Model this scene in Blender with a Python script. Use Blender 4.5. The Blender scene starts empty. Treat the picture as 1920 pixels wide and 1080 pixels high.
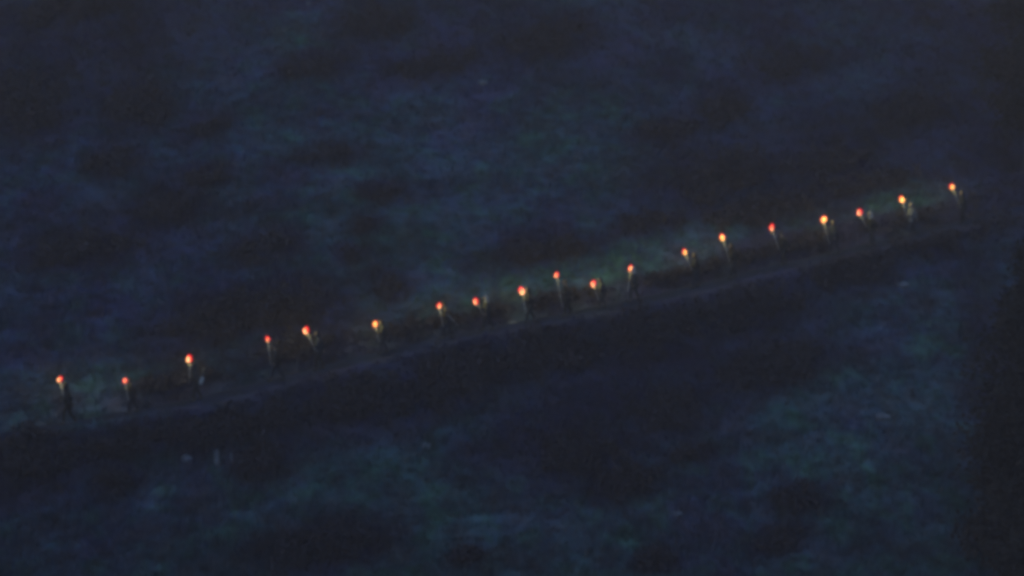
import bpy, math, random
import numpy as np
from mathutils import Vector, Matrix

random.seed(7)
rng = np.random.default_rng(11)
scene = bpy.context.scene
COL = scene.collection

# ------------------------------------------------------------------ camera, sky, moonlight, exposure
CAM = np.array([0.0, 0.0, 40.0])
PITCH = math.radians(8.0)
HFOV = math.radians(30.0)
T = math.tan(HFOV / 2)
cam_d = bpy.data.cameras.new('camera')
cam_d.sensor_fit = 'HORIZONTAL'
cam_d.angle = HFOV
cam_d.clip_start = 0.5
cam_d.clip_end = 2000
cam_d.dof.use_dof = True
cam_d.dof.focus_distance = 45.0
cam_d.dof.aperture_fstop = 0.60
cam = bpy.data.objects.new('camera', cam_d)
COL.objects.link(cam)
cam.location = CAM
cam.rotation_euler = (math.radians(90) - PITCH, 0, 0)
scene.camera = cam

world = bpy.data.worlds.new('World')
scene.world = world
world.use_nodes = True
wn = world.node_tree
wn.nodes.clear()
wo = wn.nodes.new('ShaderNodeOutputWorld')
wb = wn.nodes.new('ShaderNodeBackground')
sky = wn.nodes.new('ShaderNodeTexSky')
sky.sky_type = 'NISHITA'
sky.sun_disc = False
sky.sun_elevation = math.radians(20)
sky.ozone_density = 4.8
sky.dust_density = 0.2
sky.sun_rotation = math.radians(225)
wb.inputs['Strength'].default_value = 0.15
wn.links.new(sky.outputs[0], wb.inputs[0])
wn.links.new(wb.outputs[0], wo.inputs[0])

sun_d = bpy.data.lights.new('moonlight', 'SUN')
sun_d.energy = 0.20
sun_d.angle = math.radians(12)
sun_d.color = (0.70, 0.82, 1.0)
sun = bpy.data.objects.new('moonlight', sun_d)
COL.objects.link(sun)
sun.location = (-60, 0, 120)
_e, _r = math.radians(20), math.radians(225)
sun.rotation_euler = (-Vector((math.cos(_e) * math.sin(_r), math.cos(_e) * math.cos(_r), math.sin(_e)))).to_track_quat('-Z', 'Y').to_euler()

scene.view_settings.view_transform = 'Standard'
scene.view_settings.look = 'None'
scene.view_settings.exposure = 0.62
scene.view_settings.gamma = 1.0
scene.view_settings.use_curve_mapping = False
scene.render.engine = 'CYCLES'
scene.cycles.use_denoising = True
scene.cycles.max_bounces = 6
scene.cycles.transparent_max_bounces = 12
scene.cycles.volume_bounces = 1
scene.cycles.sample_clamp_indirect = 1.0
scene.cycles.pixel_filter_type = 'BLACKMAN_HARRIS'
scene.cycles.filter_width = 3.8

# ------------------------------------------------------------------ helpers
def set_props(o, label=None, category=None, group=None, kind=None):
    if label: o['label'] = label
    if category: o['category'] = category
    if group: o['group'] = group
    if kind: o['kind'] = kind
    return o

def link_obj(name, data, parent=None, **kw):
    o = bpy.data.objects.new(name, data)
    COL.objects.link(o)
    if parent is not None:
        o.parent = parent
    return set_props(o, **kw)

def thing(name, loc, label, category, group=None, rotz=0.0):
    o = link_obj(name, None, label=label, category=category, group=group)
    o.location = [float(v) for v in loc]
    o.rotation_euler = (0, 0, rotz)
    o.empty_display_size = 0.3
    return o

def mesh_np(name, verts, faces, mat=None, smooth=True):
    """verts (N,3), faces (M,k) of one size k"""
    verts = np.asarray(verts, dtype=np.float32)
    faces = np.asarray(faces, dtype=np.int32)
    me = bpy.data.meshes.new(name)
    k = faces.shape[1]
    me.vertices.add(len(verts))
    me.vertices.foreach_set('co', verts.ravel())
    me.loops.add(faces.size)
    me.loops.foreach_set('vertex_index', faces.ravel())
    me.polygons.add(len(faces))
    me.polygons.foreach_set('loop_start', np.arange(0, faces.size, k, dtype=np.int32))
    me.polygons.foreach_set('loop_total', np.full(len(faces), k, dtype=np.int32))
    me.update(calc_edges=True)
    if smooth:
        me.polygons.foreach_set('use_smooth', np.ones(len(faces), dtype=bool))
    if mat: me.materials.append(mat)
    return me

def mesh_py(name, verts, faces, mat=None, smooth=True):
    me = bpy.data.meshes.new(name)
    me.from_pydata([tuple(map(float, v)) for v in verts], [], [tuple(f) for f in faces])
    me.update()
    if smooth:
        me.polygons.foreach_set('use_smooth', np.ones(len(me.polygons), dtype=bool))
    if mat: me.materials.append(mat)
    return me

class MB:
    """collects verts and faces for one mesh"""
    def __init__(self): self.v, self.f = [], []
    def add(self, v, f):
        n = len(self.v)
        self.v += [tuple(map(float, p)) for p in v]
        self.f += [tuple(i + n for i in q) for q in f]
    def tube(self, pts, radii, seg=8):
        pts = [np.array(p, float) for p in pts]
        n = len(pts); v = []; f = []
        up = np.array([0.13, 0.97, 0.2])
        for i, p in enumerate(pts):
            d = pts[min(i + 1, n - 1)] - pts[max(i - 1, 0)]
            d /= np.linalg.norm(d) + 1e-9
            a = np.cross(d, up); a /= np.linalg.norm(a) + 1e-9
            b = np.cross(d, a)
            for k in range(seg):
                t = 2 * math.pi * k / seg
                v.append(p + radii[i] * (math.cos(t) * a + math.sin(t) * b))
        for i in range(n - 1):
            for k in range(seg):
                k2 = (k + 1) % seg
                f.append((i * seg + k, i * seg + k2, (i + 1) * seg + k2, (i + 1) * seg + k))
        f.append(tuple(range(seg - 1, -1, -1)))
        f.append(tuple((n - 1) * seg + k for k in range(seg)))
        self.add(v, f)
    def ball(self, c, r, seg=12, rings=8, fn=None):
        v = []; f = []
        c = np.array(c, float); r = np.array(r, float) * np.ones(3)
        for i in range(rings + 1):
            th = math.pi * i / rings
            for k in range(seg):
                ph = 2 * math.pi * k / seg
                d = np.array([math.sin(th) * math.cos(ph), math.sin(th) * math.sin(ph), math.cos(th)])
                p = c + r * d
                v.append(fn(d, p) if fn else p)
        for i in range(rings):
            for k in range(seg):
                k2 = (k + 1) % seg
                f.append((i * seg + k, (i + 1) * seg + k, (i + 1) * seg + k2, i * seg + k2))
        self.add(v, f)
    def build(self, name, mat, parent=None, smooth=True, **kw):
        return link_obj(name, mesh_py(name, self.v, self.f, mat, smooth), parent, **kw)

def vnoise(x, y, seed=0):
    x = np.asarray(x, float); y = np.asarray(y, float)
    xi = np.floor(x).astype(np.int64); yi = np.floor(y).astype(np.int64)
    fx = x - xi; fy = y - yi
    fx = fx * fx * (3 - 2 * fx); fy = fy * fy * (3 - 2 * fy)
    def h(i, j):
        n = (i * 374761393 + j * 668265263 + seed * 974634777) & 0x7fffffff
        n = ((n ^ (n >> 13)) * 1274126177) & 0x7fffffff
        n = n ^ (n >> 16)
        return (n & 0xffff) / 65535.0
    a = h(xi, yi); b = h(xi + 1, yi); c = h(xi, yi + 1); d = h(xi + 1, yi + 1)
    return (a * (1 - fx) + b * fx) * (1 - fy) + (c * (1 - fx) + d * fx) * fy - 0.5

def fbm(x, y, seed=0, octaves=4):
    s = 0; a = 1.0
    for o in range(octaves):
        s = s + a * vnoise(np.asarray(x) * 2 ** o + 13.7 * o, np.asarray(y) * 2 ** o - 7.1 * o, seed + o)
        a *= 0.5
    return s

# ------------------------------------------------------------------ materials
def new_mat(name):
    m = bpy.data.materials.new(name)
    m.use_nodes = True
    nt = m.node_tree
    b = nt.nodes['Principled BSDF']
    b.inputs['Specular IOR Level'].default_value = 0.15
    b.inputs['Roughness'].default_value = 0.9
    return m, nt, b

def noise_color(nt, cols, scale, stretch=(1, 1, 1), detail=4.0, lo=0.35, hi=0.65, obj=False, rough=0.55):
    """a colour ramp over a 3D noise in world (or object) space"""
    if obj:
        tc = nt.nodes.new('ShaderNodeTexCoord'); src = tc.outputs['Object']
    else:
        g = nt.nodes.new('ShaderNodeNewGeometry'); src = g.outputs['Position']
    mp = nt.nodes.new('ShaderNodeMapping')
    mp.inputs['Scale'].default_value = stretch
    nt.links.new(src, mp.inputs['Vector'])
    n = nt.nodes.new('ShaderNodeTexNoise')
    n.inputs['Scale'].default_value = scale
    n.inputs['Detail'].default_value = detail
    n.inputs['Roughness'].default_value = rough
    nt.links.new(mp.outputs[0], n.inputs['Vector'])
    r = nt.nodes.new('ShaderNodeValToRGB')
    e = r.color_ramp.elements
    e[0].position = lo; e[0].color = (*cols[0], 1)
    e[1].position = hi; e[1].color = (*cols[-1], 1)
    for i, c in enumerate(cols[1:-1], 1):
        x = e.new(lo + (hi - lo) * i / (len(cols) - 1)); x.color = (*c, 1)
    nt.links.new(n.outputs['Fac'], r.inputs['Fac'])
    return r.outputs['Color'], n

def mix(nt, a, b, fac_socket=None, fac=0.5, mode='MIX'):
    m = nt.nodes.new('ShaderNodeMix')
    m.data_type = 'RGBA'; m.blend_type = mode
    m.inputs['Factor'].default_value = fac
    if fac_socket is not None: nt.links.new(fac_socket, m.inputs['Factor'])
    for s, i in ((a, 6), (b, 7)):
        if isinstance(s, tuple): m.inputs[i].default_value = (*s, 1)
        else: nt.links.new(s, m.inputs[i])
    return m.outputs[2]

def simple(name, cols, scale=3.0, obj=True, rough=0.9, bump=0.0):
    m, nt, b = new_mat(name)
    c, n = noise_color(nt, cols, scale, obj=obj)
    nt.links.new(c, b.inputs['Base Color'])
    b.inputs['Roughness'].default_value = rough
    if bump:
        bp = nt.nodes.new('ShaderNodeBump')
        bp.inputs['Strength'].default_value = bump
        nt.links.new(n.outputs['Fac'], bp.inputs['Height'])
        nt.links.new(bp.outputs[0], b.inputs['Normal'])
    return m

def ground_mat(name, tint=1.0):
    """grey green hill grass that gives way to brown heather where the cover attribute says so"""
    m, nt, b = new_mat(name)
    k = tint
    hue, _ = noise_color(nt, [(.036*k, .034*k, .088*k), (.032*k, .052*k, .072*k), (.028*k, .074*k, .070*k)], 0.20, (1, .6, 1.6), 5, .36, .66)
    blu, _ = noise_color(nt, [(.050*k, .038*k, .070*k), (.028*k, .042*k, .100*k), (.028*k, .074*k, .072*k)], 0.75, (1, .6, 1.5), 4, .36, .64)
    fin, _ = noise_color(nt, [(.48, .48, .48), (.88, .88, .88), (1.38, 1.38, 1.38)], 1.6, (1, .6, 1.8), 5, .3, .7)
    c = mix(nt, hue, blu, fac=.5)
    c = mix(nt, c, fin, fac=1.0, mode='MULTIPLY')
    lu = nt.nodes.new('ShaderNodeAttribute'); lu.attribute_name = 'lush_glow'
    c = mix(nt, c, (1.52, 1.66, 1.16), fac_socket=lu.outputs['Fac'], mode='MULTIPLY')  # brightens lusher grass and the torch glow painted into the grass colour
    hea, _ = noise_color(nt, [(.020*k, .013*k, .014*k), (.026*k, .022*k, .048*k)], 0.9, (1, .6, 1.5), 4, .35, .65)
    at = nt.nodes.new('ShaderNodeAttribute'); at.attribute_name = 'cover'
    c = mix(nt, c, hea, fac_socket=at.outputs['Fac'])
    nt.links.new(c, b.inputs['Base Color'])
    return m

M = {}
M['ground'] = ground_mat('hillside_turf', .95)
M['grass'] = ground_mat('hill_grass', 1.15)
M['path'] = simple('trodden_earth', [(.003, .006, .014), (.008, .013, .034)], .8, False, bump=.3)
M['shrub'] = simple('dark_heather', [(.023, .016, .017), (.033, .027, .033)], 1.4, False)
M['stem'] = simple('dark_stem', [(.03, .024, .018), (.05, .04, .03)], 6)
M['needle'] = simple('dark_tree_leaves', [(.018, .013, .010), (.028, .021, .017)], 1.0, False)
M['bark'] = simple('grey_bark', [(.05, .045, .04), (.10, .09, .08)], 5, bump=.4)
M['pale_bark'] = simple('pale_bark', [(.05, .05, .055), (.09, .09, .095)], 4, bump=.4)
M['stone'] = simple('pale_stone', [(.06, .063, .072), (.11, .115, .13)], 4, bump=.5)
M['slate'] = simple('blue_slate', [(.028, .040, .075), (.045, .060, .10)], 2, bump=.5)
M['skin'] = simple('skin', [(.10, .065, .048), (.14, .09, .068)], 8, rough=.6)
M['hair'] = simple('dark_hair', [(.010, .008, .006), (.02, .016, .012)], 20, rough=.5)
M['shoe'] = simple('dark_shoe', [(.012, .012, .012), (.025, .024, .022)], 8)
CLOTH = {
    'black': simple('black_cloth', [(.008, .008, .009), (.013, .013, .014)], 9),
    'brown': simple('brown_cloth', [(.016, .012, .010), (.022, .017, .014)], 9),
    'navy': simple('navy_cloth', [(.008, .010, .018), (.012, .015, .025)], 9),
    'charcoal': simple('charcoal_cloth', [(.013, .013, .015), (.019, .019, .021)], 9),
    'grey': simple('pale_grey_cloth', [(.06, .06, .065), (.085, .085, .09)], 9),
    'white': simple('pale_cloth', [(.15, .15, .16), (.21, .21, .22)], 9),
}
M['wood'] = simple('pale_pole_wood', [(.23, .21, .205), (.33, .31, .30)], 12)
M['char'] = simple('charred_wrap', [(.02, .016, .012), (.05, .035, .025)], 14)

def flame_mat(name, col, strength):
    m = bpy.data.materials.new(name); m.use_nodes = True
    nt = m.node_tree; nt.nodes.clear()
    out = nt.nodes.new('ShaderNodeOutputMaterial')
    em = nt.nodes.new('ShaderNodeEmission')
    tr = nt.nodes.new('ShaderNodeBsdfTransparent')
    ad = nt.nodes.new('ShaderNodeAddShader')
    tc = nt.nodes.new('ShaderNodeTexCoord')
    n = nt.nodes.new('ShaderNodeTexNoise'); n.inputs['Scale'].default_value = 7
    mr = nt.nodes.new('ShaderNodeMapRange')
    mr.inputs['From Min'].default_value = .3; mr.inputs['From Max'].default_value = .7
    mr.inputs['To Min'].default_value = strength * .6; mr.inputs['To Max'].default_value = strength * 1.4
    nt.links.new(tc.outputs['Object'], n.inputs['Vector'])
    nt.links.new(n.outputs['Fac'], mr.inputs['Value'])
    nt.links.new(mr.outputs[0], em.inputs['Strength'])
    em.inputs['Color'].default_value = (*col, 1)
    nt.links.new(em.outputs[0], ad.inputs[0]); nt.links.new(tr.outputs[0], ad.inputs[1])
    nt.links.new(ad.outputs[0], out.inputs['Surface'])
    return m
M['flame_red'] = flame_mat('red_flame', (1.0, .020, .026), .50)
M['flame_core'] = flame_mat('orange_flame_core', (1.0, .46, .18), .80)
M['flame_yellow'] = flame_mat('yellow_flame_core', (1.0, .60, .12), .80)

# ------------------------------------------------------------------ the hillside
cp, sp = math.cos(PITCH), math.sin(PITCH)
FWD = np.array([0, cp, -sp]); UP = np.array([0, sp, cp]); RIGHT = np.array([1.0, 0, 0])
PA, PB = 0.01107, -0.000612
PC = -0.319 * PA
PXW = 1920.0

def pix_uv(x, y):
    return (np.asarray(x, float) - 960) / 960, (540 - np.asarray(y, float)) / 960

def plane_depth(x, y):
    u, v = pix_uv(x, y)
    return 1.0 / (PA + PB * u + PC * v)

def point_at(x, y, D):
    u, v = pix_uv(x, y)
    D = np.asarray(D, float)
    d = FWD + np.multiply.outer(u * T, RIGHT) + np.multiply.outer(v * T, UP)
    return CAM + d * D[..., None]

def px_per_m(D): return PXW / (2 * T * D)

def slope_z(x, y):
    zr = (1 - PA * cp * y - PB / T * x - PC / T * sp * y) / (-PA * sp + PC / T * cp)
    return CAM[2] + zr

# line of the path (where the feet go)
FX = [-420, -100, 112, 234, 356, 502, 573, 702, 823, 892, 978, 1043, 1111, 1183, 1283, 1354, 1446, 1543, 1611, 1691, 1784, 2020, 2300]
FY = [905, 838, 801, 780, 757, 721, 703, 668, 640, 625, 609, 597, 584, 570, 547, 529, 505, 484, 468, 448, 425, 368, 300]
_px = np.arange(-420, 2301, 5.0)
_py = np.interp(_px, FX, FY)
_py = np.convolve(np.pad(_py, 10, mode='reflect', reflect_type='odd'), np.ones(21) / 21, mode='valid')
PATH = point_at(_px, _py, plane_depth(_px, _py))         # (N,3)
_tan = np.gradient(PATH[:, :2], axis=0)
_tan /= np.linalg.norm(_tan, axis=1)[:, None]
_nor = np.stack([-_tan[:, 1], _tan[:, 0]], axis=1)        # uphill side
HALF = .85

def path_coords(x, y):
    """nearest path sample, signed distance (uphill positive)"""
    P = np.stack([np.ravel(x), np.ravel(y)], axis=1)
    idx = np.empty(len(P), int)
    for i in range(0, len(P), 4000):
        q = P[i:i + 4000]
        d2 = (q[:, None, 0] - PATH[None, :, 0]) ** 2 + (q[:, None, 1] - PATH[None, :, 1]) ** 2
        idx[i:i + 4000] = d2.argmin(1)
    s = ((P - PATH[idx, :2]) * _nor[idx]).sum(1)
    return idx.reshape(np.shape(x)), s.reshape(np.shape(x))

def sstep(a, b, x):
    t = np.clip((x - a) / (b - a), 0, 1)
    return t * t * (3 - 2 * t)

def ground_z(x, y):
    x = np.asarray(x, float); y = np.asarray(y, float)
    idx, s = path_coords(x, y)
    zp = PATH[idx, 2]
    zn = slope_z(x, y)
    away = sstep(1.0, 9.0, np.abs(s))
    # broken terraces and hummocks
    ter = 1.1 * fbm(x * .07 + .03 * y, y * .16, 3, 3) + .45 * fbm(x * .22, y * .38, 9, 3)
    zn = zn + ter * away + .16 * fbm(x * .9, y * .9, 21, 2) * sstep(.8, 2.0, np.abs(s))
    up = np.minimum(zn, zp + (s - HALF) * 1.45)
    dn = np.maximum(zn, zp - (-s - HALF - .55) * 1.25)
    z = np.where(s > HALF, np.maximum(up, zp), np.where(s < -HALF - .55, np.minimum(dn, zp + .2), zp))
    # low grassy berm on the outer edge
    berm = np.exp(-((s + HALF + .35) / .32) ** 2) * (.16 + .12 * fbm(x * .5, y * .5, 33, 2))
    z = z + berm
    # sunk a little below the trodden sheet
    z = z - .10 * (np.abs(s) < HALF)
    # opposite side of the valley, where the camera stands
    near = CAM[2] - 1.7 - 1.35 * np.maximum(y, 0) - .12 * np.minimum(y, 0)
    h = np.clip(.5 + .5 * (near - z) / 6, 0, 1)
    return np.where(y < 45, z * (1 - h) + near * h + 6 * h * (1 - h) * .5, z)

def cast(px, py):
    """where the ray through a spot of the picture meets the ground"""
    px = np.atleast_1d(np.asarray(px, float)); py = np.atleast_1d(np.asarray(py, float))
    D = plane_depth(px, py)
    for _ in range(7):
        P = point_at(px, py, D)
        e = P[:, 2] - ground_z(P[:, 0], P[:, 1])
        D = D + np.clip(e * 1.1, -3, 3)
    P = point_at(px, py, D)
    P[:, 2] = ground_z(P[:, 0], P[:, 1])
    return P, D

# x, y, half width, half height in the picture, height of the growth (m), label
THICKETS = [
    (130, 18, 130, 26, .8, 'dark low thicket on the slope in the top left corner'),
    (50, 195, 62, 62, .8, 'dark rounded thicket high on the slope at the left edge, above the blue-grey grass'),
    (262, 190, 62, 46, .9, 'dark blotchy thicket high on the left slope, right of the one at the left edge'),
    (215, 305, 40, 22, .6, 'small dark bush on the left slope below the blotchy thicket'),
    (385, 242, 42, 16, .5, 'thin dark streak of shrubs on the upper left slope'),
    (385, 335, 36, 15, .5, 'short dark strip of heather on the left slope above the broad flat thicket'),
    (318, 393, 66, 26, .7, 'broad flat dark thicket on the left slope well above the third torch'),
    (150, 465, 95, 25, .7, 'long flat dark thicket on the slope above the leftmost torch'),
    (590, 125, 62, 16, .6, 'narrow dark line of shrubs high on the slope above the open grass of the middle'),
    (700, 42, 74, 32, .8, 'dark thicket at the top of the slope left of centre'),
    (812, 122, 88, 22, .5, 'faint stretched thicket high in the middle of the slope'),
    (1030, 70, 92, 30, .7, 'dark thicket at the top of the slope right of centre'),
    (492, 462, 62, 24, .5, 'low purplish patch of heather in the middle of the left slope'),
    (612, 290, 48, 14, .4, 'slight dark strip of heather in the open grass of the upper slope'),
    (726, 362, 26, 11, .4, 'little dark bush alone in the teal grass above the middle of the line'),
    (685, 425, 16, 11, .5, 'smallest dark bush in the teal grass above the sixth torch from the left'),
    (722, 540, 32, 22, .5, 'dark bush on the slope just above and right of the sixth torch from the left'),
    (1356, 205, 54, 30, .8, 'round dark thicket on the upper right slope'),
    (1256, 242, 62, 19, .6, 'flat dark thicket on the upper right slope, left of the round one'),
    (1360, 330, 96, 46, 1.0, 'largest dark thicket on the right slope, above the line of torches'),
    (1480, 120, 80, 26, .5, 'faint dark patch of shrubs near the top of the right slope'),
    (1700, 212, 72, 40, .8, 'dark thicket on the right slope above the two topmost torches'),
    (1560, 300, 90, 28, .7, 'dark thicket joining the largest one to the slope above the right torches'),
    (1010, 475, 98, 21, .8, 'long dark thicket right above the two middle torches of the line'),
    (1210, 415, 62, 14, .5, 'thin dark strip of shrubs above the path right of the middle'),
    (1425, 392, 120, 24, .8, 'dark hedge of shrubs on the bank behind the torches on the right'),
    (1630, 340, 110, 20, .6, 'low dark shrubs on the bank behind the last torches at the right'),
    (1862, 395, 60, 32, .8, 'dark shrubs closing the bank beyond the rightmost torch'),
    (470, 592, 172, 36, .9, 'widest dark thicket on the bank behind the fourth and fifth torches'),
    (560, 652, 100, 20, .5, 'dark brush on the inner bank between the fifth and sixth torches'),
    (330, 722, 74, 20, .5, 'dark brush on the inner bank behind the third torch'),
    (760, 618, 74, 14, .4, 'dark brush on the inner bank between the sixth and seventh torches'),
    (900, 594, 60, 13, .4, 'dark brush on the inner bank behind the eighth torch'),
    (1060, 560, 76, 14, .4, 'dark brush on the inner bank under the two middle torches'),
    (1290, 512, 76, 14, .4, 'dark brush on the inner bank behind the thirteenth torch'),
    (1480, 462, 110, 15, .5, 'dark brush on the inner bank behind the fifteenth and sixteenth torches'),
    (1690, 412, 90, 13, .5, 'dark brush on the inner bank behind the eighteenth torch'),
    (225, 832, 120, 26, .6, 'dark shrubs covering the bank below the path at the far left end'),
    (445, 795, 130, 36, .7, 'dark shrubs covering the bank below the path under the third and fourth torches'),
    (670, 745, 112, 46, .8, 'dark shrubs on the bank below the path under the sixth torch'),
    (860, 705, 104, 52, .8, 'dark shrubs on the bank below the path under the seventh and eighth torches'),
    (1040, 660, 110, 48, .8, 'dark shrubs on the bank below the path in the middle of the picture'),
    (1225, 615, 110, 42, .8, 'dark shrubs on the bank below the path under the thirteenth torch'),
    (1400, 572, 100, 40, .8, 'dark shrubs on the bank below the path under the fifteenth torch'),
    (1590, 505, 96, 34, .7, 'dark shrubs on the bank below the path under the seventeenth torch'),
    (1760, 452, 76, 24, .6, 'dark shrubs on the bank below the path under the rightmost torch'),
    (55, 862, 84, 54, .8, 'dark thicket at the left edge below the path'),
    (490, 862, 44, 40, .7, 'dark bush hanging below the bank right of the upright pale stones'),
    (215, 905, 34, 26, .5, 'small dark bush on the lower left slope beside the edge thicket'),
    (598, 1025, 112, 32, .8, 'long dark thicket low on the left slope near the bottom edge'),
    (655, 478, 20, 12, .4, 'tiny dark tuft of heather above the sixth torch'),
    (1450, 685, 112, 42, .9, 'dark thicket on the lower right slope under the bank shrubs'),
    (1085, 850, 104, 38, .8, 'dark thicket in the middle of the lower slope'),
    (1250, 770, 66, 42, .8, 'dark thicket on the lower slope between the bank and the lower right grass'),
    (1180, 902, 72, 32, .7, 'dark thicket on the lower slope just under the middle one'),
    (1500, 936, 46, 24, .7, 'round dark bush alone in the lower right grass'),
    (1462, 1012, 40, 20, .6, 'dark bush near the bottom below the round one'),
    (1290, 852, 30, 14, .5, 'little dark bush in the grass right of the middle thicket'),
    (1228, 1052, 34, 16, .5, 'little dark bush at the bottom edge right of centre'),
    (870, 1045, 26, 12, .4, 'little dark tuft at the bottom edge left of centre'),
]

# where brown heather replaces the grass: round the thickets, and in broad sweeps over the slope
SWEEPS = [(150, 60, 420, 170, .75), (880, 20, 260, 90, .6), (1300, 60, 420, 120, .55), (1500, 300, 420, 110, .75), (1880, 230, 140, 260, .9),
          (500, 620, 330, 70, .6), (700, 745, 520, 90, .8), (1180, 640, 460, 90, .85), (1130, 820, 300, 110, .65), (1880, 760, 70, 340, .8),
          (60, 880, 120, 80, .7), (1600, 480, 300, 50, .7), (250, 420, 330, 80, .45), (1830, 110, 170, 230, .85), (1560, 60, 360, 130, .6), (1750, 380, 200, 50, .8)]
def to_pix(P):
    d = P - CAM
    Z = d @ FWD; Z = np.maximum(Z, 1.0)
    return 960 + 960 * (d[:, 0] / Z / T), 540 - 960 * ((d @ UP) / Z / T)
def green(P):  # where torch glow is painted as greener grass
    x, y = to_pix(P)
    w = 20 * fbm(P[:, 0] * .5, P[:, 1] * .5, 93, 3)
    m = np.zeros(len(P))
    for cx, cy, rx, ry, k in TORCH_GLOW:
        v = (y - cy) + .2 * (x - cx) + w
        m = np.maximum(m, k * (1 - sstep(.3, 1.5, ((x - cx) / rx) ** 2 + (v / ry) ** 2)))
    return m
def cover(P):
    x, y = to_pix(P)
    t = math.radians(-11); c, s_ = math.cos(t), math.sin(t)
    w = 26 * fbm(P[:, 0] * .45, P[:, 1] * .45, 61, 4)
    m = np.zeros(len(P))
    for (cx, cy, rx, ry, k) in [(q[0], q[1], q[2] * 1.3 + 22, q[3] * 1.4 + 12, .85) for q in THICKETS] + SWEEPS:
        u = (x - cx) * c + (y - cy) * s_ + w; v = -(x - cx) * s_ + (y - cy) * c + w * .5
        r = (u / rx) ** 2 + (v / ry) ** 2
        m = np.maximum(m, k * (1 - sstep(.25, 1.5, r)))
    return np.clip(m + .25 * fbm(P[:, 0] * .6, P[:, 1] * .8, 71, 3) * (m > .02), 0, 1) * (1 - .75 * green(P))  # heather thinned where torch glow is painted in
LUSH_GLOW = [(880, 370, 470, 220, .5), (760, 540, 180, 70, .7), (1600, 880, 360, 290, 1), (1000, 1010, 1000, 150, .95), (520, 930, 380, 110, .8), (150, 740, 170, 70, .8), (1700, 620, 160, 140, .7), (590, 60, 110, 60, .8), (310, 1040, 80, 45, 1)]  # lusher grass; the spot round the left torches is painted glow
TORCH_GLOW = [(1120, 508, 230, 34, 1), (845, 562, 110, 34, .8), (110, 738, 200, 66, 1), (1710, 366, 130, 28, .8), (1310, 448, 110, 28, .7)]  # torch glow on the banks, put into the grass colour
def lush_glow(P):
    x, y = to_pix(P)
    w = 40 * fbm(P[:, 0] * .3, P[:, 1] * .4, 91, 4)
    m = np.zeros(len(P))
    for cx, cy, rx, ry, k in LUSH_GLOW:
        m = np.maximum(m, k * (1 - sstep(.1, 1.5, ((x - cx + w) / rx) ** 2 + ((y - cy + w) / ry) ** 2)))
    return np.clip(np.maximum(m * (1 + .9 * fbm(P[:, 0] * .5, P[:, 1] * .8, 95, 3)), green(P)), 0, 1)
def set_cover(me, vals, name='cover'):
    a = me.attributes.new(name, 'FLOAT', 'POINT')
    a.data.foreach_set('value', np.ascontiguousarray(vals, dtype=np.float32))

gx = np.concatenate([np.arange(-160, -46, 3.0), np.arange(-46, 56, .36), np.arange(56, 180, 3.0)])
gy = np.concatenate([np.arange(-30, 60, 3.0), np.arange(60, 150, .36), np.arange(150, 330, 4.0)])
GX, GY = np.meshgrid(gx, gy)
GZ = ground_z(GX.ravel(), GY.ravel()).reshape(GX.shape)
nx_, ny_ = len(gx), len(gy)
ii = (np.arange(ny_ - 1)[:, None] * nx_ + np.arange(nx_ - 1)[None, :]).ravel()
quads = np.stack([ii, ii + 1, ii + nx_ + 1, ii + nx_], axis=1)
HP = np.stack([GX.ravel(), GY.ravel(), GZ.ravel()], 1)
hm_ = mesh_np('hillside', HP, quads, M['ground'])
set_cover(hm_, cover(HP)); set_cover(hm_, lush_glow(HP), 'lush_glow')
link_obj('hillside', hm_, kind='structure')

# trodden path: its own sheet with turned-down edges
offs = np.array([-HALF - .02, -HALF + .05, -.5, 0, .5, HALF - .05, HALF + .02])
drop = np.array([-.22, 0, .01, -.02, .01, 0, -.22])
pv = []
for i in range(len(PATH)):
    for o_, d_ in zip(offs, drop):
        q = PATH[i, :2] + _nor[i] * o_
        pv.append((q[0], q[1], PATH[i, 2] + d_ + .03 * float(vnoise(q[0] * 1.3, q[1] * 1.3, 5))))
pf = []
for i in range(len(PATH) - 1):
    for k in range(6):
        a = i * 7 + k
        pf.append((a, a + 7, a + 8, a + 1))
link_obj('path', mesh_np('path', pv, np.array(pf)[:, ::-1], M['path']), kind='structure')

# ------------------------------------------------------------------ grass: tussocks all over the slope
N = 110000
tx = rng.uniform(-620, 2540, N * 3); ty = rng.uniform(-420, 1500, N * 3)
out = (tx < -60) | (tx > 1980) | (ty < -60) | (ty > 1140)
keep = rng.uniform(0, 1, N * 3) / np.where(out, .55, 1.0) < .30 + .9 * sstep(-.25, .35, fbm(tx / 90, ty / 38 + tx / 300, 41, 4))
tx, ty = tx[keep], ty[keep]
GP, _ = cast(tx, ty)
_, gs = path_coords(GP[:, 0], GP[:, 1])
ok = (np.abs(gs) > HALF - .1 - .5 * np.clip(fbm(GP[:, 0] * .8, GP[:, 1] * .8, 55, 3), -.4, .9))
GP, gs = GP[ok], gs[ok]
n = len(GP); K = 5
big = .75 + .8 * (vnoise(GP[:, 0] * .35, GP[:, 1] * .35, 77) + .5)
a = rng.uniform(0, 2 * math.pi, (n, K)); r0 = rng.uniform(.0, .16, (n, K)); ln = rng.uniform(.16, .42, (n, K)) * big[:, None]
ln = np.where(np.abs(gs)[:, None] < 2.2, ln * .6, ln)
w = rng.uniform(.018, .045, (n, K)); lean = rng.uniform(.1, .9, (n, K))
bx = GP[:, 0, None] + r0 * np.cos(a); by = GP[:, 1, None] + r0 * np.sin(a); bz = np.repeat(GP[:, 2, None] - .05, K, 1)
ex = bx + ln * lean * np.cos(a); ey = by + ln * lean * np.sin(a); ez = bz + ln * np.sqrt(1 - .55 * lean ** 2) + .03
sx = -np.sin(a) * w; sy = np.cos(a) * w
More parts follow.
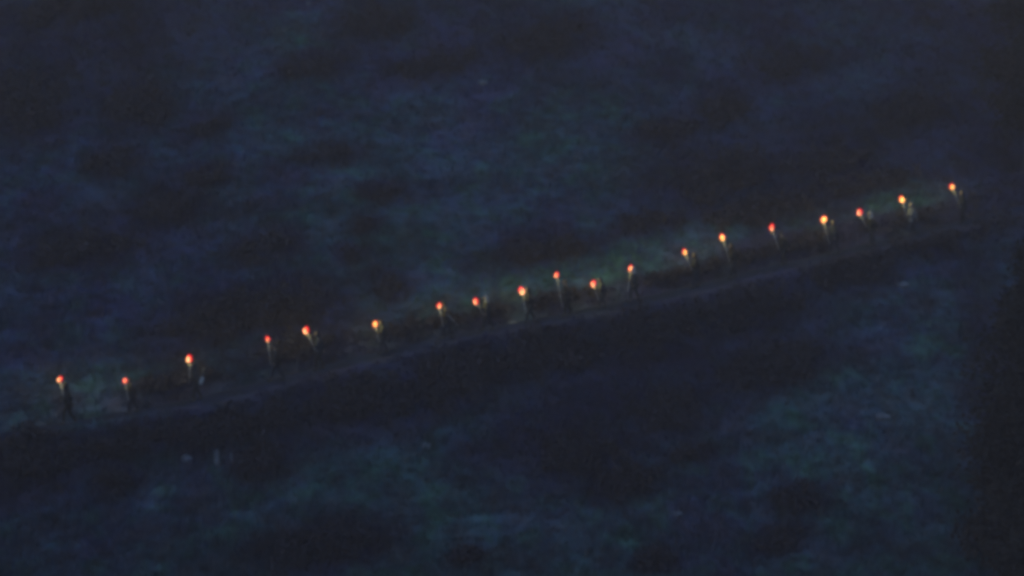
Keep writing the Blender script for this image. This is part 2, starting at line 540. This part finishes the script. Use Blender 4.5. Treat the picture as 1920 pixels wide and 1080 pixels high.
V = np.stack([np.stack([bx - sx, by - sy, bz], -1), np.stack([bx + sx, by + sy, bz], -1), np.stack([ex, ey, ez], -1)], 2).reshape(-1, 3)
gm_ = mesh_np('grass', V, np.arange(len(V)).reshape(-1, 3), M['grass'], smooth=False)
set_cover(gm_, np.repeat(cover(GP), K * 3)); set_cover(gm_, np.repeat(lush_glow(GP), K * 3), 'lush_glow')
link_obj('grass', gm_, kind='stuff')

# ------------------------------------------------------------------ dark shrub thickets
def leaves(P, size, rs):
    """one leaf-sized quad per point, turned at random"""
    n = len(P)
    d = rs.normal(size=(n, 3)); d /= np.linalg.norm(d, axis=1)[:, None]
    e = np.cross(d, rs.normal(size=(n, 3))); e /= np.linalg.norm(e, axis=1)[:, None]
    s = size * rs.uniform(.6, 1.4, (n, 1))
    d = d * s; e = e * s * .55
    return np.stack([P - d, P - e * 1.0, P + d, P + e], 1).reshape(-1, 3), np.arange(4 * n).reshape(-1, 4)

def thicket(x, y, rx, ry, h, label, k):
    rs = np.random.default_rng(100 + k)
    c, D = cast(x, y + ry * .3); c = c[0]; ppm = px_per_m(D[0])
    nb = int(min(90, 5 + rx * ry * math.pi / (ppm * ppm) / .20))
    q = rs.normal(size=(nb * 3, 2)) * .46
    rad = np.hypot(q[:, 0], q[:, 1])
    th = np.arctan2(q[:, 1], q[:, 0])
    q = q[rad < 1.0 + .45 * fbm(th * 1.3 + k, rad * 0 + k * 3.3, 5, 2)][:nb]
    tilt = math.radians(-11)
    ox = q[:, 0] * rx; oy = q[:, 1] * ry
    X = x + ox * math.cos(tilt) - oy * math.sin(tilt)
    Y = y + h * ppm * .35 + ox * math.sin(tilt) + oy * math.cos(tilt)
    B, _ = cast(X, Y)
    _, s = path_coords(B[:, 0], B[:, 1])
    B = B[np.abs(s) > HALF + .25]
    if len(B) < 2: return
    root = thing('shrub_thicket', c, label, 'shrub', 'dark thickets on the hillside')
    st = MB(); LV = []
    for b in B:
        hh = h * rs.uniform(.55, 1.15); rr = rs.uniform(.32, .58) * (.7 + .4 * h)
        m = 62
        d = rs.normal(size=(m, 3)); d /= np.linalg.norm(d, axis=1)[:, None]
        rad = rs.uniform(.25, 1, (m, 1)) ** .5
        p = d * rad * np.array([rr, rr, hh * .62])
        p[:, 2] += hh * .48
        p += rs.normal(size=(m, 3)) * .05
        p[:, 2] = np.maximum(p[:, 2], .02)
        LV.append(p + b)
        for j in range(2):
            e = np.array([rs.uniform(-.5, .5) * rr, rs.uniform(-.5, .5) * rr, hh * .7])
            st.tube([b - c + [0, 0, -.08], b - c + e * .5 + [0, 0, .05], b - c + e], [.02, .014, .006], 4)
    LV = np.concatenate(LV)
    V, F = leaves(LV - c, .105, rs)
    link_obj('foliage', mesh_np('foliage', V, F, M['shrub'], smooth=False), root, kind='stuff')
    st.build('stems', M['stem'], root, kind='stuff')
for k, a_ in enumerate(THICKETS): thicket(*a_, k)

# ------------------------------------------------------------------ night haze over the whole valley
hz = bpy.data.materials.new('night_haze'); hz.use_nodes = True
hn = hz.node_tree; hn.nodes.clear()
ho = hn.nodes.new('ShaderNodeOutputMaterial'); hv = hn.nodes.new('ShaderNodeVolumePrincipled')
hv.inputs['Density'].default_value = 0.00088
hv.inputs['Color'].default_value = (.95, .66, .54, 1)
hn.links.new(hv.outputs[0], ho.inputs['Volume'])
x0, x1, y0, y1 = gx[0] - 3, gx[-1] + 3, gy[0] - 3, gy[-1] + 3
z0, z1 = float(GZ.min()) - 1.0, max(float(GZ.max()) + 8.0, CAM[2] + 3)
hb_ = MB(); hb_.add([(x0, y0, z0), (x1, y0, z0), (x1, y1, z0), (x0, y1, z0), (x0, y0, z1), (x1, y0, z1), (x1, y1, z1), (x0, y1, z1)],
                    [(0, 3, 2, 1), (4, 5, 6, 7), (0, 1, 5, 4), (1, 2, 6, 5), (2, 3, 7, 6), (3, 0, 4, 7)])
hb_.build('haze', hz, None, smooth=False, kind='stuff')

# ------------------------------------------------------------------ dark trees at the right edge
def tree(base, height, rx, label, bark, seed, ncl, low=.08, lean=0.0):
    rs = np.random.default_rng(seed)
    root = thing('tree', base, label, 'tree')
    H = height
    spine = [np.array([lean * t * t * H + .12 * math.sin(5 * t + seed), .1 * math.cos(4 * t), t * H - .3]) for t in np.linspace(0, .96, 9)]
    mb = MB(); mb.tube(spine, [.013 * H * (1 - .93 * t) ** 1.1 * (1.35 if i == 0 else 1) + .015 for i, t in enumerate(np.linspace(0, .96, 9))], 10)
    mb.build('trunk', bark, root)
    LP = []; limbs = MB()
    for i in range(ncl):
        t = low + (1 - low) * (i + rs.uniform(0, 1)) / ncl
        f = t * 8 / .96; j = int(min(f, 7)); s0 = spine[j] + (spine[j + 1] - spine[j]) * (min(f, 8) - j)
        ang = rs.uniform(0, 2 * math.pi)
        w = rx * (min(1, (t - low) * 6 + .45)) * (1 - max(0, t - .6) / .4 * .8) * rs.uniform(.65, 1.05)
        tip = s0 + np.array([math.cos(ang) * w, math.sin(ang) * w, rs.uniform(-.1, .35) * w])
        mid = (s0 + tip) / 2 + [0, 0, .10 * w]
        limbs.tube([s0, mid, tip], [.05 * (1.1 - t) + .015, .03 * (1.1 - t) + .01, .008], 5)
        for q in np.linspace(.25, 1.05, 5):
            c = s0 * (1 - q) + tip * q
            m = 34
            p = rs.normal(size=(m, 3)) * np.array([.30, .30, .22]) * (.75 + .25 * w)
            LP.append(c + p)
    LP = np.concatenate(LP)
    V, F = leaves(LP, .13, rs)
    link_obj('crown', mesh_np('crown', V, F, M['needle'], smooth=False), root, kind='stuff')
    limbs.build('limbs', M['bark'], root, kind='stuff')

b_, d_ = cast(1908, 1125)
tree(b_[0], 15.5, 2.1, 'tall dark tree standing at the lower right edge in front of the grass slope', M['bark'], 3, 120, lean=.012)
b_, d_ = cast(1924, 322)
tree(b_[0], 15.0, 2.6, 'dark tree with a pale trunk at the upper right edge above the path', M['pale_bark'], 8, 80, low=.17, lean=-.008)

# ------------------------------------------------------------------ stones
def boulder(name, x, y, size, label, mat, seed, cat='stone', group=None, sink=.25, rotz=0.0):
    rs = np.random.default_rng(seed)
    P, _ = cast(x, y); p = P[0]
    ax = rs.normal(size=(7, 3)); ax /= np.linalg.norm(ax, axis=1)[:, None]
    cut = rs.uniform(.62, .95, 7)
    S = np.array(size) / 2
    def fn(d, q):
        k = 1.0
        for a, c in zip(ax, cut):
            t = float(d @ a)
            if t > 0: k = min(k, c / t)
        return d * k * S
    mb = MB(); mb.ball((0, 0, 0), 1, 18, 12, fn)
    o = mb.build(name, mat, None, smooth=False, label=label, category=cat, group=group)
    o.location = (float(p[0]), float(p[1]), float(p[2] + S[2] * (1 - sink * 2)))
    o.rotation_euler = (0, 0, rotz)
G = 'pale stones lying on the slope'
boulder('boulder', 350, 868, (.55, .5, .5), 'pale squat stone on the lower left slope, left of the upright ones', M['stone'], 1, group=G)
boulder('standing_stone', 407, 880, (.22, .2, .95), 'pale narrow upright stone on the lower left slope', M['stone'], 2, group=G, sink=.1)
boulder('standing_stone', 434, 872, (.16, .16, .6), 'shorter thin upright stone right beside the pale narrow upright one', M['stone'], 3, group=G, sink=.1)
boulder('boulder', 800, 840, (.42, .4, .36), 'small pale stone on the lower slope left of the middle thicket', M['stone'], 4, group=G)
boulder('boulder', 1692, 538, (.75, .5, .36), 'flat pale stone on the right slope below the path', M['stone'], 5, group=G)
boulder('boulder', 1656, 786, (.7, .5, .4), 'pale stone in the lower right grass', M['stone'], 6, group=G)
boulder('boulder', 905, 158, (.6, .5, .35), 'pale stone high in the middle of the slope', M['stone'], 7, group=G)
boulder('boulder', 578, 10, (.3, .3, .3), 'tiny pale stone at the top edge of the slope', M['stone'], 8, group=G)
boulder('boulder', 1270, 967, (.5, .4, .3), 'low grey stone near the bottom right of the middle thickets', M['stone'], 9, group=G)
boulder('boulder', 960, 604, (.6, .35, .28), 'pale stone on the outer edge of the path under the ninth torch', M['stone'], 10, group=G)

# ------------------------------------------------------------------ torch bearers
def skin_mesh(verts, edges, radii, root, levels=1):
    me = bpy.data.meshes.new('tmp')
    me.from_pydata([tuple(map(float, v)) for v in verts], edges, [])
    o = bpy.data.objects.new('tmp', me); COL.objects.link(o)
    o.modifiers.new('s', 'SKIN')
    for i, r in enumerate(radii):
        sv = me.skin_vertices[0].data[i]
        sv.radius = r if isinstance(r, tuple) else (r, r)
        sv.use_root = (i == root)
    ss = o.modifiers.new('d', 'SUBSURF'); ss.levels = levels; ss.render_levels = levels
    dg = bpy.context.evaluated_depsgraph_get()
    ev = o.evaluated_get(dg); m2 = ev.to_mesh()
    V = [tuple(v.co) for v in m2.vertices]; F = [tuple(p.vertices) for p in m2.polygons]
    ev.to_mesh_clear()
    bpy.data.objects.remove(o); bpy.data.meshes.remove(me)
    return V, F

def elbow(sh, wr, l1, l2, out):
    sh, wr, out = map(lambda q: np.array(q, float), (sh, wr, out))
    d = wr - sh; L = np.linalg.norm(d); L = min(L, (l1 + l2) * .985)
    d = d / np.linalg.norm(d)
    wr = sh + d * L
    a = (l1 * l1 - l2 * l2 + L * L) / (2 * L)
    h = math.sqrt(max(l1 * l1 - a * a, 0))
    o = out - d * (out @ d); o /= np.linalg.norm(o)
    return sh + d * a + o * h, wr

def head_fn(c, s):
    """head with brow, eye sockets, nose, mouth, chin; facing +x"""
    def fn(d, p):
        q = p.copy()
        lx, ly, lz = d
        if lz < -.1: q[1] = c[1] + (q[1] - c[1]) * (1 + .28 * lz)          # jaw narrows
        if lx > .2:
            q[0] -= .016 * s * math.exp(-((abs(ly) - .36) ** 2 / .02 + (lz - .08) ** 2 / .02))   # sockets
            q[0] += .030 * s * math.exp(-(ly ** 2 / .016 + (lz + .14) ** 2 / .035))              # nose
            q[0] += .008 * s * math.exp(-(ly ** 2 / .06 + (lz + .46) ** 2 / .01))                # lips
            q[0] += .014 * s * math.exp(-(ly ** 2 / .06 + (lz + .78) ** 2 / .03))                # chin
        return q
    return fn

def hand(mb, wr, grip_dir, fwd, s):
    """palm and five fingers closed round a pole through wr along grip_dir"""
    g = np.array(grip_dir, float); g /= np.linalg.norm(g)
    f = np.array(fwd, float); f = f - g * (f @ g); f /= np.linalg.norm(f)
    side = np.cross(g, f)
    palm = wr - f * .035 * s
    mb.ball(palm, (.030 * s, .030 * s, .048 * s), 8, 6)
    for i, L in enumerate((.92, 1.0, .95, .78)):
        o = palm + g * (.034 - .022 * i) * s
        pts = []
        for t in (0, .33, .66, 1.0):
            an = math.radians(150 - 235 * t * L)
            pts.append(wr + g * (.034 - .022 * i) * s + (-f * math.cos(an) * -1 * .030 + side * math.sin(an) * .030) * s)
        mb.tube([o] + pts, [.010 * s, .010 * s, .009 * s, .0085 * s, .007 * s], 6)
    mb.tube([palm, palm + (g * .025 - side * .03) * s, wr + (g * .045 - side * .026 + f * .01) * s, wr + (g * .05 + f * .03) * s],
            [.012 * s, .012 * s, .010 * s, .008 * s], 6)

def make_person(loc, rotz, s, gait, hand_side, grip, pole_dir, cloth, trousers, headwear, label, off_target=None, lean=.05):
    root = thing('person', loc, label, 'person', 'people walking in line with torches', rotz)
    A = lambda x, y, z: np.array([x * s, y * s, z * s])
    pel = A(0, 0, .93); sp1 = A(.02 + lean * .3, 0, 1.10); ch = A(.03 + lean * .8, 0, 1.29); nb = A(.03 + lean * 1.2, 0, 1.45)
    nk = A(.045 + lean * 1.3, 0, 1.53); hd = A(.07 + lean * 1.4, 0, 1.63)
    V = [pel, sp1, ch, nb, nk, hd + A(0, 0, -.02)]; E = [(0, 1), (1, 2), (2, 3), (3, 4), (4, 5)]
    R = [.135 * s, .125 * s, .145 * s, .085 * s, .055 * s, .06 * s]
    def add(p, r, pr):
        V.append(np.array(p, float)); R.append(r * s); E.append((pr, len(V) - 1)); return len(V) - 1
    arms = {}
    legs = {}
    for side in (1, -1):
        st = gait * side                                   # +: this leg in front
        hip = add(A(.0, .095 * side, .88), .088, 0)
        fwd = .27 * st
        kx = fwd * .55 + .07; kz = .50 + (.02 if st > 0 else .0)
        ax_, az_ = (fwd, .085) if st > 0 else (fwd - .02, .13)
        kn = add(A(kx, .095 * side, kz), .060, hip)
        cf = add(A((kx * .45 + ax_ * .55) - .015, .097 * side, (kz * .55 + az_ * .45)), .056, kn)
        an = add(A(ax_, .10 * side, az_), .040, cf)
        he = A(ax_ + .06, .105 * side, .045 if st > 0 else .07)
        to = add(he + A(.09, .01 * side, -.012), .034, an)
        legs[side] = (V[hip], V[kn], V[cf], V[an], V[to])
        sh = add(A(.03 + lean, .175 * side, 1.405), .062, 2)
        if side == hand_side:
            tgt = np.array(grip)
        elif off_target is not None:
            tgt = np.array(off_target)
        else:
            tgt = A(.02 - .20 * st + .06, .25 * side, .86)
        el, wr = elbow(V[sh], tgt, .295 * s, .265 * s, A(-.5, .55 * side, -.8))
        e_ = add(el, .044, sh)
        w_ = add(wr, .029, e_)
        arms[side] = (V[sh], V[e_], V[w_])
    mb = MB()
    v, f = skin_mesh(V, E, R, 0); mb.add(v, f)
    mb.ball(hd, (.098 * s, .078 * s, .118 * s), 20, 16, head_fn(hd, s))
    for side in (1, -1):
        mb.ball(hd + A(-.012, .078 * side, -.005), (.018 * s, .010 * s, .030 * s), 8, 6)   # ears
        mb.ball(hd + A(.080, .031 * side, .012), .012 * s, 8, 6)                           # eyes
        d = pole_dir if (side == hand_side or off_target is not None) else np.array([.1, 0, -1.0])
        hand(mb, arms[side][2], d, (1, 0, 0) if side == hand_side else (.4, 0, -1) if off_target is None else (1, 0, 0), s)
    mb.build('body', M['skin'], root)
    # jacket: torso and sleeves
    JV = [A(.0, 0, .82), A(.01, 0, .96), sp1, ch, nb + A(0, 0, -.01)]; JE = [(0, 1), (1, 2), (2, 3), (3, 4)]
    JR = [.178 * s, .172 * s, .165 * s, .178 * s, .095 * s]
    for side in (1, -1):
        sh, el, wr = arms[side]
        k = len(JV)
        JV += [sh + A(0, .005 * side, 0), el, el * .12 + wr * .88]; JR += [.084 * s, .066 * s, .048 * s]
        JE += [(3, k), (k, k + 1), (k + 1, k + 2)]
    v, f = skin_mesh(JV, JE, JR, 1)
    jm = MB(); jm.add(v, f); jm.build('jacket', CLOTH[cloth], root)
    # trousers
    TV = [A(0, 0, .93)]; TE = []; TR = [.158 * s]
    for side in (1, -1):
        hip, kn, cf, an, to = legs[side]
        k = len(TV)
        TV += [hip + A(0, 0, -.03), kn, cf, an + A(-.005, 0, .03)]; TR += [.108 * s, .082 * s, .074 * s, .064 * s]
        TE += [(0, k), (k, k + 1), (k + 1, k + 2), (k + 2, k + 3)]
    v, f = skin_mesh(TV, TE, TR, 0)
    tm = MB(); tm.add(v, f); tm.build('trousers', CLOTH[trousers], root)
    for side in (1, -1):
        an, to = legs[side][3], legs[side][4]
        sm = MB(); sm.tube([an + A(-.06, 0, -.03), an + A(.0, 0, -.02), (an + to) / 2 + A(.03, 0, 0), to + A(.05, 0, .0)], [.035 * s, .052 * s, .050 * s, .030 * s], 10)
        sm.build('shoe', M['shoe'], root)
    # headwear
    hm = MB()
    if headwear == 'hair':
        hm.ball(hd + A(-.014, 0, .012), (.104 * s, .089 * s, .122 * s), 16, 12,
                lambda d, p: p if not (d[0] > .25 and d[2] < .45) else hd + (p - hd) * .78)
        hm.build('hair', M['hair'], root)
    elif headwear == 'beanie':
        hm.ball(hd + A(-.01, 0, .035), (.108 * s, .092 * s, .112 * s), 16, 12,
                lambda d, p: p if d[2] > -.05 else hd + A(-.01, 0, .03) + (p - hd) * np.array([.7, .7, .05]))
        hm.build('beanie', CLOTH['charcoal'], root)
    else:                                                                    # hood or headscarf
        m = CLOTH['white'] if headwear == 'scarf' else CLOTH[cloth]
        hm.ball(hd + A(-.022, 0, .0), (.125 * s, .110 * s, .150 * s), 18, 14,
                lambda d, p: p if not (d[0] > .5 and abs(d[2]) < .75) else hd + (p - hd) * .62)
        hm.tube([hd + A(-.03, 0, -.08), nk + A(-.02, 0, -.01), nb + A(-.03, 0, -.03)], [.085 * s, .092 * s, .13 * s], 12)
        hm.build('headscarf' if headwear == 'scarf' else 'hood', m, root)
    return root

def make_torch(tip, low, label, kind, seed, size, core_off):
    """pole from low to tip, wrapped head, flame with a hotter core and the light it gives"""
    rs = np.random.default_rng(seed)
    tip = np.array(tip); low = np.array(low)
    root = thing('torch', low, label, 'torch', 'burning torches in the line')
    d = tip - low; L = np.linalg.norm(d); d = d / L
    p0 = np.zeros(3)
    mb = MB(); mb.tube([p0, d * L * .5, d * (L - .06)], [.016, .018, .020], 8); mb.build('pole', M['wood'], root)
    hb = MB(); hb.tube([d * (L - .13), d * (L - .09), d * (L - .02), d * L], [.024, .040, .042, .030], 10); hb.build('wick', M['char'], root)
    base = d * (L - .05)
    def tongue(c, w, h, wob):
        def fn(dd, p):
            t = (dd[2] + 1) / 2
            prof = math.sin(math.pi * min(1, t * .92 + .05)) ** .8 * (1.15 - .45 * t)
            sx = math.cos(math.atan2(dd[1], dd[0])); sy = math.sin(math.atan2(dd[1], dd[0]))
            an = math.atan2(dd[1], dd[0])
            rr = w * prof * (1 + .22 * math.sin(3 * an + wob) * t + .15 * math.sin(2 * an + 6 * t + wob * 2))
            return c + np.array([sx * rr + .16 * h * t * t * math.sin(wob), sy * rr + .10 * h * t * t * math.cos(wob * 1.7), h * t])
        return fn
    fm = MB(); fm.ball((0, 0, 0), 1, 16, 14, tongue(base - [0, 0, .10 * size], .100 * size, .27 * size, seed * 1.3))
    fl = fm.build('flame', M['flame_red'], root)
    cm = MB(); cm.ball((0, 0, 0), 1, 14, 12, tongue(base + np.array([core_off[0], -.03, core_off[1] - .09 * size]), core_off[2] * .78 * size, .20 * size, seed * 2.1))
    co = cm.build('flame_core', M['flame_yellow'] if kind == 'yellow' else M['flame_core'], fl)
    ld = bpy.data.lights.new('torch_light', 'POINT')
    ld.energy = {'red': 13.0, 'orange': 24.0, 'yellow': 30.0}[kind] * size
    ld.color = (1.0, .90, .22); ld.shadow_soft_size = .10
    lo = link_obj('torch_light', ld, root); lo.location = base + np.array([0, 0, .12 * size])
    return root

# flame x, y; vector to the foot of the pole; kind; size; core offset (x, z, radius)
TORCHES = [
    (112, 711, 9, 40, 'orange', .95, (-.05, 0, .075)),
    (234, 713, 6, 34, 'red', .90, (.0, 0, .045)),
    (356, 672, -1, 37, 'orange', 1.15, (-.07, -.02, .085)),
    (502, 635, 4, 38, 'red', .85, (-.02, -.02, .050)),
    (573, 619, 16, 33, 'orange', 1.15, (-.03, -.03, .080)),
    (702, 608, 7, 26, 'yellow', 1.05, (.02, .03, .095)),
    (823, 572, 6, 32, 'orange', .90, (.0, -.03, .070)),
    (892, 565, 11, 20, 'red', 1.05, (-.05, -.01, .045)),
    (978, 545, 7, 35, 'orange', 1.20, (.02, -.03, .105)),
    (1043, 515, 9, 47, 'red', .92, (-.04, -.01, .060)),
    (1111, 532, 9, 24, 'orange', 1.05, (.01, -.02, .085)),
    (1183, 503, -5, 34, 'orange', 1.05, (.01, -.01, .095)),
    (1283, 472, 11, 26, 'yellow', .95, (.0, -.01, .090)),
    (1354, 445, 11, 35, 'yellow', 1.10, (.01, -.01, .100)),
    (1446, 426, 11, 32, 'red', 1.05, (.0, -.04, .045)),
    (1543, 412, 9, 35, 'yellow', 1.25, (.02, .02, .100)),
    (1611, 398, 11, 22, 'red', 1.10, (-.05, -.01, .050)),
    (1691, 374, 8, 28, 'yellow', 1.15, (.0, .02, .105)),
    (1784, 350, 13, 30, 'yellow', 1.00, (.0, -.01, .085)),
]
ORD = ['leftmost', 'second', 'third', 'fourth', 'fifth', 'sixth', 'seventh', 'eighth', 'ninth', 'tenth', 'eleventh', 'twelfth',
       'thirteenth', 'fourteenth', 'fifteenth', 'sixteenth', 'seventeenth', 'eighteenth', 'rightmost']
T_LABEL = [
    'leftmost burning torch, orange red with a pale left side, held before a dark walking figure',
    'small plain red torch over the grass, second from the left',
    'big bright torch, pale on the left and red on the right, third from the left',
    'small round red torch on a thin upright pole, fourth from the left',
    'orange torch on a clearly slanting pale pole, fifth from the left',
    'ragged yellow torch alone in a wide gap left of the middle, sixth from the left',
    'small salmon torch beside a second slanting stick, seventh from the left',
    'deep red torch left of a pale headscarf, eighth from the left',
    'big orange torch with a short thick pole, ninth from the left',
    'small red torch held highest in the middle of the line on a long pole',
    'orange torch held lowest in the middle, just right of the highest one',
    'round orange torch left of a faint pale headscarf, twelfth from the left',
    'small amber torch on a slanting pole, seventh from the right',
    'amber torch on a long slanting pole above the dark bank, sixth from the right',
    'narrow red torch on a thin slanting pole, fifth from the right',
    'large yellow torch with a red foot, fourth from the right',
    'red torch left of a pale headscarf, third from the right',
    'pale yellow torch in front of a grey jacket, second from the right',
    'rightmost amber torch of the line, highest up the path',
]
CL = ['black', 'brown', 'charcoal', 'black', 'navy', 'black', 'brown', 'charcoal', 'black', 'black', 'navy', 'charcoal', 'black', 'brown', 'black', 'navy', 'black', 'grey', 'black']
HW = ['hood', 'hair', 'hood', 'beanie', 'hood', 'hood', 'beanie', 'scarf', 'hood', 'hair', 'hood', 'scarf', 'hood', 'hood', 'beanie', 'hood', 'scarf', 'hood', 'hood']
P_EXTRA = {2: ('hooded person with a pale bag at the hip',), 6: ('person leaning on a second pale stick',),
           7: ('person in a pale headscarf and charcoal jacket',), 11: ('person in dark clothes and pale headscarf',),
           16: ('person in a pale headscarf and black jacket',), 17: ('hooded person in a pale grey jacket',)}
for i, (fx, fy, dx, dy, kind, size, coff) in enumerate(TORCHES):
    size *= 1.0
    bxp = fx + dx * .8 + 13                                            # body stands behind the hand
    j = int(np.argmin(np.abs(_px - bxp)))
    foot = PATH[j] + np.array([0, 0, .02])
    D = float((foot - CAM) @ FWD); ppm = px_per_m(D)
    tang = -_tan[j]; rot = math.atan2(tang[1], tang[0])                # they come down towards the left
    to_local = Matrix.Rotation(-rot, 3, 'Z')
    Df = float((PATH[int(np.argmin(np.abs(_px - fx - dx * .6)))] - CAM) @ FWD)          # the hand is out in front, over the path
    flame = point_at(fx, fy, Df)
    low = point_at(fx + dx * 1.3, fy + dy * 1.3, Df)
    tip = flame + np.array([0, 0, .02 * size])
    make_torch(tip, low, T_LABEL[i], kind, i + 1, size * (44.0 / ppm) ** .6, coff)
    s = {0: 1.03, 1: .90, 5: .88, 7: .93, 8: .95, 10: .86}.get(i, random.uniform(.95, 1.02))
    gf = min(.88, max(.30, (tip[2] - foot[2] - 1.08 * s) / (tip[2] - low[2])))
    grip = tip + (low - tip) * gf
    gl = np.array(to_local @ Vector(grip - foot)); pd = np.array(to_local @ Vector((tip - low) / np.linalg.norm(tip - low)))
    lab = f'{"person" if i not in (1, 5, 10) else "smaller person"} in {"pale grey" if CL[i] == "grey" else "dark"} clothes walking behind the {ORD[i]} torch'
    lab = f'{P_EXTRA[i][0]} behind the {ORD[i]} torch from the left' if i in P_EXTRA else lab + (' from the left' if 0 < i < 18 else ' of the line')
    off = None
    if i == 6:
        st_top = point_at(835, 585, D - .35); st_low = point_at(859, 611, D - .35)
        off = np.array(to_local @ Vector(st_top + (st_low - st_top) * .15 - foot))
        wk = MB(); wk.tube([np.zeros(3), (st_top - st_low) * .5, st_top - st_low], [.013, .015, .016], 8)
        o = wk.build('walking_stick', M['wood'], None, label='thin pale stick slanting down beside the seventh torch from the left', category='stick')
        o.location = st_low
    make_person(foot, rot, s, random.choice((-1, 1)) * random.uniform(.7, 1.0), -1 if i % 3 or i in (3, 6, 9, 15) else 1, gl, pd, CL[i], random.choice(('black', 'charcoal', 'navy')), HW[i], lab, off, random.uniform(.03, .09))
    if i == 2:
        c = point_at(378, 714, D - .34)
        bg = thing('shoulder_bag', c, 'pale cloth bag slung beside the third torch bearer from the left', 'bag')
        bm = MB(); bm.ball((0, 0, 0), (.10, .06, .19), 14, 10, lambda d, p: p + np.array([.25 * p[2], 0, 0]))
        bm.build('pouch', CLOTH['white'], bg)
        sm = MB(); sm.tube([(.03, .03, .16), (.05, .14, .38), (.04, .30, .52)], [.012, .012, .012], 6); sm.build('strap', CLOTH['white'], bg)
